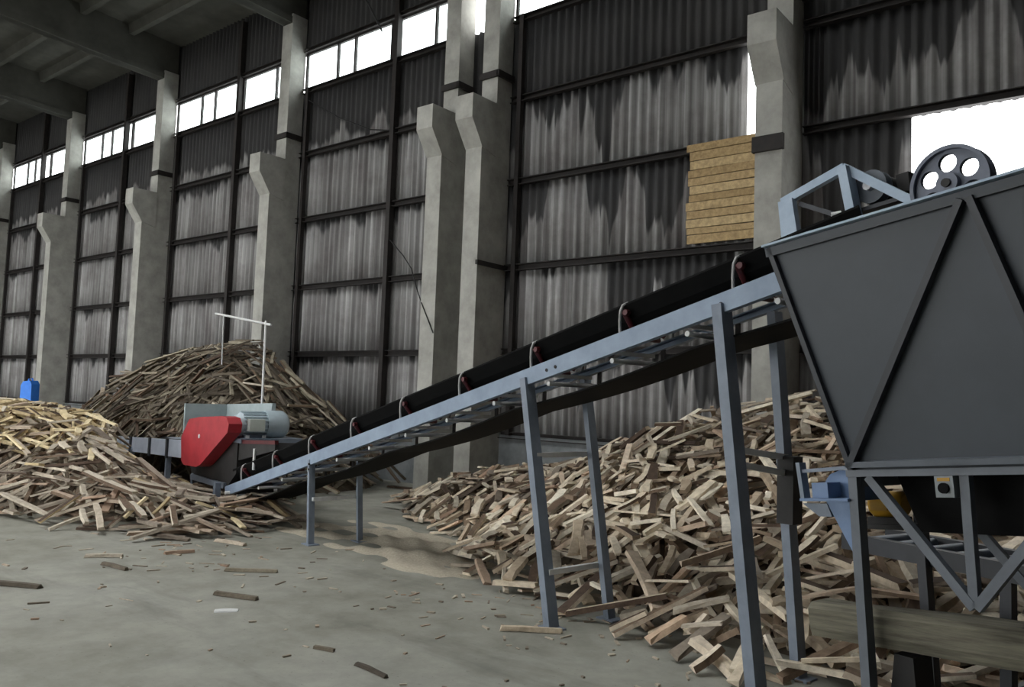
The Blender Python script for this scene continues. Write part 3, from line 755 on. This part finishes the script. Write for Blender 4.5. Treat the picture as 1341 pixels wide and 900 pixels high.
def heap(name, target, box, seed, count, dims, mats, core_drop, single, keep, obst, cell=.05, max_tilt=.7, want_yaw=None, overshoot=.13, under=1400):
    rg = np.random.default_rng(seed)
    x0, x1, y0, y1 = box
    gx = np.arange(x0, x1, cell); gy = np.arange(y0, y1, cell)
    GX, GY = np.meshgrid(gx, gy, indexing='ij')
    T = target(GX, GY)
    bump = np.zeros_like(T)
    for _ in range(60):
        bx_, by_ = rg.uniform(x0, x1), rg.uniform(y0, y1); s_ = rg.uniform(.2, .6)
        bump += rg.uniform(-.12, .12)*np.exp(-((GX-bx_)**2+(GY-by_)**2)/s_**2)
    T = np.where(T > .02, np.maximum(T+bump*np.clip(T, 0, 1), .03), 0)
    core = np.maximum(T-core_drop, 0)
    Hm = core.copy()
    cells = np.argwhere(T > .02)
    nx, ny = T.shape
    P = []
    for it in range(count*4):
        if len(P) >= count: break
        cs = cells[rg.integers(0, len(cells), 14)]
        df = T[cs[:, 0], cs[:, 1]]-Hm[cs[:, 0], cs[:, 1]]
        c = cs[np.argmax(df)]
        if df.max() < -.55*overshoot: continue
        cx_, cy_ = x0+(c[0]+rg.random())*cell, y0+(c[1]+rg.random())*cell
        Ln, w, t = dims(rg, cx_, cy_)
        yaw = rg.uniform(0, math.pi) if want_yaw is None else want_yaw(rg)
        n = max(4, int(Ln/cell)+1); ts = np.linspace(-.5, .5, n)*Ln
        ca, sa = math.cos(yaw), math.sin(yaw)
        ok = True
        for (ox, oy, orad) in obst:
            lx = (ox-cx_)*ca+(oy-cy_)*sa; ly = -(ox-cx_)*sa+(oy-cy_)*ca
            if abs(ly) < w/2+orad and abs(lx) < Ln/2+orad: ok = False; break
        if not ok: continue
        off = np.array([-w/2, 0, w/2])*.9
        px = cx_+ts[:, None]*ca-off[None]*sa; py = cy_+ts[:, None]*sa+off[None]*ca
        if px.min() < x0 or px.max() > x1-.06 or py.min() < y0 or py.max() > y1-.06: continue
        ix = ((px-x0)/cell).astype(int); iy = ((py-y0)/cell).astype(int)
        hs = Hm[ix, iy].max(axis=1)
        th = n//3
        ia = np.argmax(hs[:max(th, 1)]); ib = n-1-np.argmax(hs[::-1][:max(th, 1)])
        sl = (hs[ib]-hs[ia])/(ts[ib]-ts[ia]); sl = max(-max_tilt, min(max_tilt, sl + rg.normal(0, .04)))
        line = sl*ts; dz = (hs-line).max()
        dz -= min(.35*t, .02) if dz > .03 else 0
        bottom = dz+line
        if bottom.min() < 0: dz -= bottom.min(); bottom = dz+line
        over = bottom+t - T[ix, iy].max(axis=1)
        if over.max() > overshoot: continue
        Hm[ix, iy] = np.maximum(Hm[ix, iy], (bottom+t*.9)[:, None])
        P.append((cx_, cy_, dz+t*.5/math.cos(math.atan(sl)), Ln*math.sqrt(1+0*sl), w, t, yaw, math.atan(sl), rg.integers(0, 12), rg.random(), len(P)))
    # loose layer lying straight on the mound, below everything else
    gxr, gyr = np.gradient(core, cell)
    low = []
    cc_ = np.argwhere(core > .01)
    for _ in range(under):
        c = cc_[rg.integers(0, len(cc_))]; yaw = rg.uniform(0, math.pi)
        sl = gxr[c[0], c[1]]*math.cos(yaw)+gyr[c[0], c[1]]*math.sin(yaw)
        cr_ = -gxr[c[0], c[1]]*math.sin(yaw)+gyr[c[0], c[1]]*math.cos(yaw)
        low.append((x0+c[0]*cell, y0+c[1]*cell, core[c[0], c[1]]+.02, rg.uniform(.2, .5), rg.uniform(.05, .12), rg.uniform(.02, .05), yaw, math.atan(sl), rg.integers(0, 12), rg.random(), math.atan(cr_)))
    # which sticks lie on top and show largest
    camv = np.array(CAM)
    sc = []
    for p in P:
        ix, iy = int((p[0]-x0)/cell), int((p[1]-y0)/cell)
        topness = p[2]+p[5]*.5-Hm[min(ix, nx-1), min(iy, ny-1)]
        d = np.linalg.norm(camv-np.array(p[:3]))
        vis = 1 if topness > -.05 else (.5 if topness > -.12 else .15)
        sc.append(vis*math.sqrt(p[3]*p[4])/d)
    order = np.argsort(-np.array(sc)); front = set(order[:single].tolist())
    cache = {}
    def get_mesh(v, mt):
        if (v, mt) not in cache:
            vs, fs, mi = VAR[v]; me = bpy.data.meshes.new('stick'); me.from_pydata(vs, [], fs)
            me.materials.append(MAT[mats[mt]]); me.materials.append(MAT['bark'])
            me.polygons.foreach_set('material_index', mi); me.update(); cache[(v, mt)] = me
        return cache[(v, mt)]
    V, F, MI = [], [], []
    objs = []
    for i, p in enumerate(P):
        cx_, cy_, cz_, Ln, w, t, yaw, pit, v, rr, _ = p
        mt = keep(cx_, cy_, cz_, rr)
        R = Matrix.Rotation(yaw, 4, 'Z') @ Matrix.Rotation(-pit, 4, 'Y') @ Matrix.Rotation((rr-.5)*.35, 4, 'X')
        Mx = Matrix.Translation((cx_, cy_, cz_)) @ R @ Matrix.Diagonal((Ln, w, t, 1))
        if i in front:
            o = bpy.data.objects.new(name, get_mesh(v, mt)); COL.objects.link(o); o.matrix_world = Mx; objs.append(o)
        else:
            vs, fs, mi = VAR[v]; k = len(V)
            V += [tuple(Mx @ Vector(q)) for q in vs]; F += [tuple(a+k for a in f) for f in fs]; MI += [(mt*2+m_) for m_ in mi]
    for (cx_, cy_, cz_, Ln, w, t, yaw, pit, v, rr, rol) in low:
        Mx = Matrix.Translation((cx_, cy_, cz_)) @ Matrix.Rotation(yaw, 4, 'Z') @ Matrix.Rotation(-pit, 4, 'Y') @ Matrix.Rotation(rol, 4, 'X') @ Matrix.Diagonal((Ln, w, t, 1))
        vs, fs, mi = VAR[v]; k = len(V)
        V += [tuple(Mx @ Vector(q)) for q in vs]; F += [tuple(a+k for a in f) for f in fs]; MI += [m_ for m_ in mi]
    me = bpy.data.meshes.new(name+'_rest')
    # core mound below the sticks
    step = 3; k0 = len(V); cxs = list(range(0, nx, step)); cys = list(range(0, ny, step)); idx = {}
    for a in cxs:
        for b_ in cys:
            idx[(a, b_)] = len(V); V.append((float(gx[a]), float(gy[b_]), float(core[a, b_]) if core[a, b_] > 0 else -.05))
    for a, a2 in zip(cxs[:-1], cxs[1:]):
        for b_, b2 in zip(cys[:-1], cys[1:]):
            if max(core[a, b_], core[a2, b_], core[a, b2], core[a2, b2]) > 0:
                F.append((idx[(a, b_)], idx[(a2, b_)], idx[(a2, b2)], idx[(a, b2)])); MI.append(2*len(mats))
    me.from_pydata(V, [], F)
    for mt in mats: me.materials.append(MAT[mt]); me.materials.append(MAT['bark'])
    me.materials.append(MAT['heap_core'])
    me.polygons.foreach_set('material_index', MI); me.update()
    rest = bpy.data.objects.new('firewood_heap' if name != 'long_stick' else 'stick_heap', me); COL.objects.link(rest); rest['kind'] = 'stuff'
    return objs, rest

interp = np.interp
# right-hand heap against the wall
def t_right(x, y):
    yf = interp(x, [.2, 1.2, 2.4, 3.6, 4.5, 5.4, 6.0, 7.2, 8.0, 9, 12.6], [-1.5, -2.3, -2.85, -3.5, -4.5, -4.95, -5.0, -5.5, -5.75, -5.85, -5.9])
    cr = interp(x, [.2, 1.0, 2, 3, 4, 4.9, 5.4, 6, 7, 8, 11, 12.6], [.0, .3, .58, .76, .95, 1.32, 1.55, 1.72, 1.88, 1.92, 1.8, .6])
    yc = -1.4
    t = np.clip((y-yf)/(yc-yf), 0, 1)
    h = cr*t**1.12
    back = np.where(y > yc, cr*(1-.12*(y-yc)), h)
    h = np.where(y > yc, back, h)
    return np.where((y < yf) | (y > .66), 0, np.maximum(h, 0))
def dims_r(rg, x, y):
    L = rg.choice([rg.uniform(.18, .35), rg.uniform(.3, .6), rg.uniform(.6, 1.0)], p=[.34, .46, .20])
    return L, rg.uniform(.055, .14), rg.uniform(.018, .05)
obst_r = []
for s, y in ((4.12, W-.03), (3.95, W-.03), (5.8, W-.03), (4.05, .03), (5.86, .03), (3.98, W-.03)):
    q = cw(s, y, 0); obst_r.append((q.x, q.y, .09))
obst_r += [(6, .3, .35), (6, 0.1, .25), (.5, .3, .4)]
ol, rest = heap('firewood_piece', t_right, (.0, 12.6, -6.1, .76), 3, 3800, dims_r, ['wood_pale', 'wood_grey'], .36, 300, lambda x, y, z, r: 0 if r < (.72 if y < -2.2 else .4) else 1, obst_r)
def size_word(o): return 'short' if o.scale.x < .33 else ('medium-length' if o.scale.x < .6 else 'long')
def tone_word(o): return 'pale' if o.data.materials[0].name == 'wood_pale' else ('yellowish' if o.data.materials[0].name == 'wood_fresh' else 'greyish')
def zone_right(p):
    if p.x > 8.6:
        a = 'under the hopper' if p.y < -4.2 else 'beyond the hopper'
        return a + (' low down' if p.z < .5 else (' mid-slope' if p.z < 1.0 else ' high up'))
    if p.x > 7.5: return 'beside the nearest conveyor legs' if p.y < -3.8 else 'behind the nearest conveyor legs'
    if p.x > 5.9: return ('at the foot' if p.z < .45 else 'on the slope') + ' right of the middle legs' if p.y < -2.6 else 'near the crest by the wall'
    if p.x > 4.2: return 'left of the middle conveyor legs' if p.y < -2.6 else 'behind the middle legs'
    return 'near the paired columns'
for o in ol: tag(o, '%s %s off-cut on the right firewood heap, %s' % (size_word(o), tone_word(o), zone_right(o.matrix_world.translation)), 'firewood', 'off-cuts on the large right-hand heap')
tag(rest, 'large heap of pale wooden off-cuts against the wall under the conveyor', 'wood heap')

# left-hand heap in front of the infeed conveyor
def t_left(x, y):
    d = (x+1.06)*(-.331)+(y+6.74)*.944
    cr = interp(x, [-9, -5, -3.15, -2.07, -1.3, -.6, .3, 1.0, 1.6], [1.42, 1.42, 1.34, 1.18, .88, .66, .44, .26, .1])
    yfar = -4.78-(x-2.5)*.185-.30
    yfar = np.where(x > -1.9, np.minimum(yfar, -4.55-.15*(x+1.9)), yfar)
    dd = np.maximum(d, 0)
    h = np.minimum(np.minimum(.34*dd+.26*dd*dd, cr-.14), 1.5*(yfar-y))
    # low spill of boards under the infeed and around the machine feet
    low = np.minimum(np.minimum(.5*d, .20), .20*np.clip((1.55-x)/.6, 0, 1))*((y < yfar+1.0) & (x > -4.5))
    return np.maximum(np.maximum(h, low), 0)
def dims_l(rg, x, y):
    if x < -3.0 : return rg.uniform(.25, .6), rg.uniform(.05, .10), rg.uniform(.02, .05)
    return rg.choice([rg.uniform(.3, .6), rg.uniform(.6, 1.3)], p=[.5, .5]), rg.uniform(.05, .12), rg.uniform(.018, .04)
q = cw(-3.95, .06, 0); q2 = cw(-2.62, -.09, 0)
ol, rest = heap('wood_offcut', t_left, (-9, 1.9, -9.6, -3.6), 11, 2600, dims_l, ['wood_grey', 'wood_fresh'], .42, 300,
   lambda x, y, z, r: 1 if (z > .75 and x < -2.2 and r < .85) or r < .12 else 0, [(q.x, q.y, .1), (q2.x, q2.y, .1)], overshoot=.15, want_yaw=lambda rg: rg.normal(.5, .8))
def zone_left(p):
    if p.z > 1.0: return 'near the top'
    if p.x > 0: return 'at the right tip' if p.x > 1.0 else ('by the machine feet' if p.y > -5.1 else ('at the low right end' if p.x > .5 else 'before the machine feet'))
    return ('on the right shoulder' if p.x > -1.6 else 'on the left flank') if p.z > .4 else ('at the foot, far left' if p.x < -.9 else ('at the foot, left of the shoulder' if p.x < -.4 else 'at the foot, below the shoulder'))
for o in ol: tag(o, '%s %s off-cut of the left wood heap, %s' % (size_word(o), tone_word(o), zone_left(o.matrix_world.translation)), 'firewood', 'off-cuts on the left-hand heap')
tag(rest, 'heap of yellowish and grey off-cuts at the left edge before the infeed conveyor', 'wood heap')

# dark heap of long sticks behind the chipper
def t_dark(x, y):
    cr = interp(x, [-10.0, -9.5, -8.9, -7.4, -5.5, -4.1, -3.4, -2.2, -1.7, -.9], [0, 1.25, 1.85, 2.2, 2.46, 2.5, 1.95, 1.45, .9, 0])
    d = np.abs(y+1.35)
    return np.where(d < 1.75, cr*np.clip(1.08-(d/1.75)**1.5, 0, 1), 0)*(y < .3)
def dims_d(rg, x, y): return rg.choice([rg.uniform(.4, .9), rg.uniform(.9, 2.2)], p=[.5, .5]), rg.uniform(.04, .12), rg.uniform(.02, .05)
qp = cw(-4.2, 1.2, 0)
ol, rest = heap('long_stick', t_dark, (-10.8, -.6, -3.3, .35), 5, 1800, dims_d, ['wood_dark', 'wood_grey'], .42, 240,
   lambda x, y, z, r: 1 if r < .16 else 0, [(qp.x, qp.y, .15), (-6, .1, .3)], want_yaw=lambda rg: rg.normal(.5, .55), max_tilt=.9, overshoot=.3)
for o in ol:
    p = o.matrix_world.translation
    zn = ('near the top left' if p.x < -6.2 else ('near the top right' if p.x > -4.6 else 'on the very top')) if p.z > 1.9 else ('on the left slope' if p.x < -6.6 else ('on the right slope' if p.x > -3.6 else 'in the middle'))
    tag(o, '%s %s stick %s of the dark heap behind the machine' % ('very long' if o.scale.x > 1.3 else ('long' if o.scale.x > .8 else 'shorter'), 'dark' if o.data.materials[0].name == 'wood_dark' else 'paler grey', zn), 'stick', 'long sticks on the dark heap')
tag(rest, 'tall dark heap of long weathered sticks against the wall behind the red machine', 'wood heap')

# ------------------------------------------------------------------ bits on the floor
def chip(x, y, L, w, t, yaw, mt, label, cat='wood scrap', name='wood_scrap'):
    vs, fs, mi = VAR[rnd.choice((0, 1, 3, 5, 6))]
    me = bpy.data.meshes.new(name); me.from_pydata(vs, [], fs); me.materials.append(MAT[mt]); me.update()
    o = bpy.data.objects.new(name, me); COL.objects.link(o)
    o.location = (x, y, t*.66); o.rotation_euler.z = yaw; o.scale = (L, w, t)
    return tag(o, label, cat)
chip(6.437, -5.68, .46, .05, .035, .62, 'wood_pale', 'single straight stick on the floor before the middle conveyor leg', 'stick', 'floor_stick')
chip(2.45, -7.85, .55, .07, .03, .5, 'wood_dark', 'dark splinter on the open floor at the left edge')
chip(4.06, -6.70, .42, .06, .03, .35, 'wood_dark', 'dark splinter on the open floor left of centre')
chip(6.25, -7.12, .32, .04, .02, -.1, 'wood_dark', 'dark splinter nearest the bottom edge of the floor')
chip(5.70, -7.06, .16, .04, .02, .3, 'wood_dark', 'short dark chip on the floor near the bottom centre')
chip(4.38, -6.99, .18, .10, .01, .9, 'scrap', 'pale flat scrap on the open floor', 'scrap', 'paper_scrap')
chip(3.30, -6.05, .5, .05, .03, .7, 'wood_dark', 'thin dark stick on the floor below the red machine')
chip(2.3, -6.9, .4, .05, .03, .1, 'wood_dark', 'dark bark strip before the left heap')
chip(1.75, -6.75, .35, .08, .03, .9, 'wood_grey', 'grey chip at the foot of the left heap')
chip(2.05, -6.1, .3, .07, .03, 1.3, 'wood_grey', 'grey chip right of the left heap toe')
chip(1.9, -5.4, .45, .07, .03, .2, 'wood_grey', 'grey stick in front of the machine foot')
# litter too fine to count
rg = np.random.default_rng(21); V, F = [], []
def litter(n, fx, fy, Lr):
    for _ in range(n):
        x, y = fx(), fy(); L, w, t = rg.uniform(*Lr), rg.uniform(.008, .03), rg.uniform(.004, .012); a = rg.uniform(0, math.pi)
        ca, sa = math.cos(a), math.sin(a); k = len(V)
        for zz in (0, t):
            for u, v in ((-1, -1), (1, -1), (1, 1), (-1, 1)):
                V.append((x+u*L/2*ca-v*w/2*sa, y+u*L/2*sa+v*w/2*ca, zz+.001))
        F.extend([(k, k+3, k+2, k+1), (k+4, k+5, k+6, k+7)]+[(k+i, k+(i+1) % 4, k+(i+1) % 4+4, k+i+4) for i in range(4)])
litter(90, lambda: rg.normal(2.0, 1.3), lambda: rg.normal(-6.0, .8), (.02, .16))
litter(90, lambda: rg.normal(6.2, 1.2), lambda: rg.normal(-5.4, .5), (.02, .12))
litter(50, lambda: rg.uniform(2, 8), lambda: rg.uniform(-8.5, -5.5), (.01, .06))
me = bpy.data.meshes.new('floor_litter'); me.from_pydata(V, [], F); me.materials.append(MAT['wood_grey']); me.update()
o = bpy.data.objects.new('floor_litter', me); COL.objects.link(o); o['kind'] = 'stuff'; tag(o, 'fine wood splinters strewn over the concrete floor', 'litter')
# sawdust drift under the low end of the belt
V, F = [], []; n = 80; m_ = 40
for i in range(n+1):
    for j in range(m_+1):
        u, v = i/n, j/m_
        s = -1.7+4.6*u; y = .02+1.75*v
        hgt = .05*max(0, math.sin(math.pi*u))*max(0, math.sin(math.pi*v))*(.8+.5*math.sin(9*u+5*v)+.5*math.sin(23*u-17*v)+.3*math.sin(41*u+31*v))*(1.5-u)-.010
        p = cw(s, y, hgt); V.append(tuple(p))
for i in range(n):
    for j in range(m_):
        a = i*(m_+1)+j; F.append((a, a+m_+1, a+m_+2, a+1))
me = bpy.data.meshes.new('sawdust_drift'); me.from_pydata(V, [], F); me.materials.append(MAT['sawdust'])
me.polygons.foreach_set('use_smooth', [True]*len(F)); me.update()
o = bpy.data.objects.new('sawdust_drift', me); COL.objects.link(o); o['kind'] = 'stuff'; tag(o, 'pale sawdust drifted under the low end of the belt conveyor', 'sawdust')
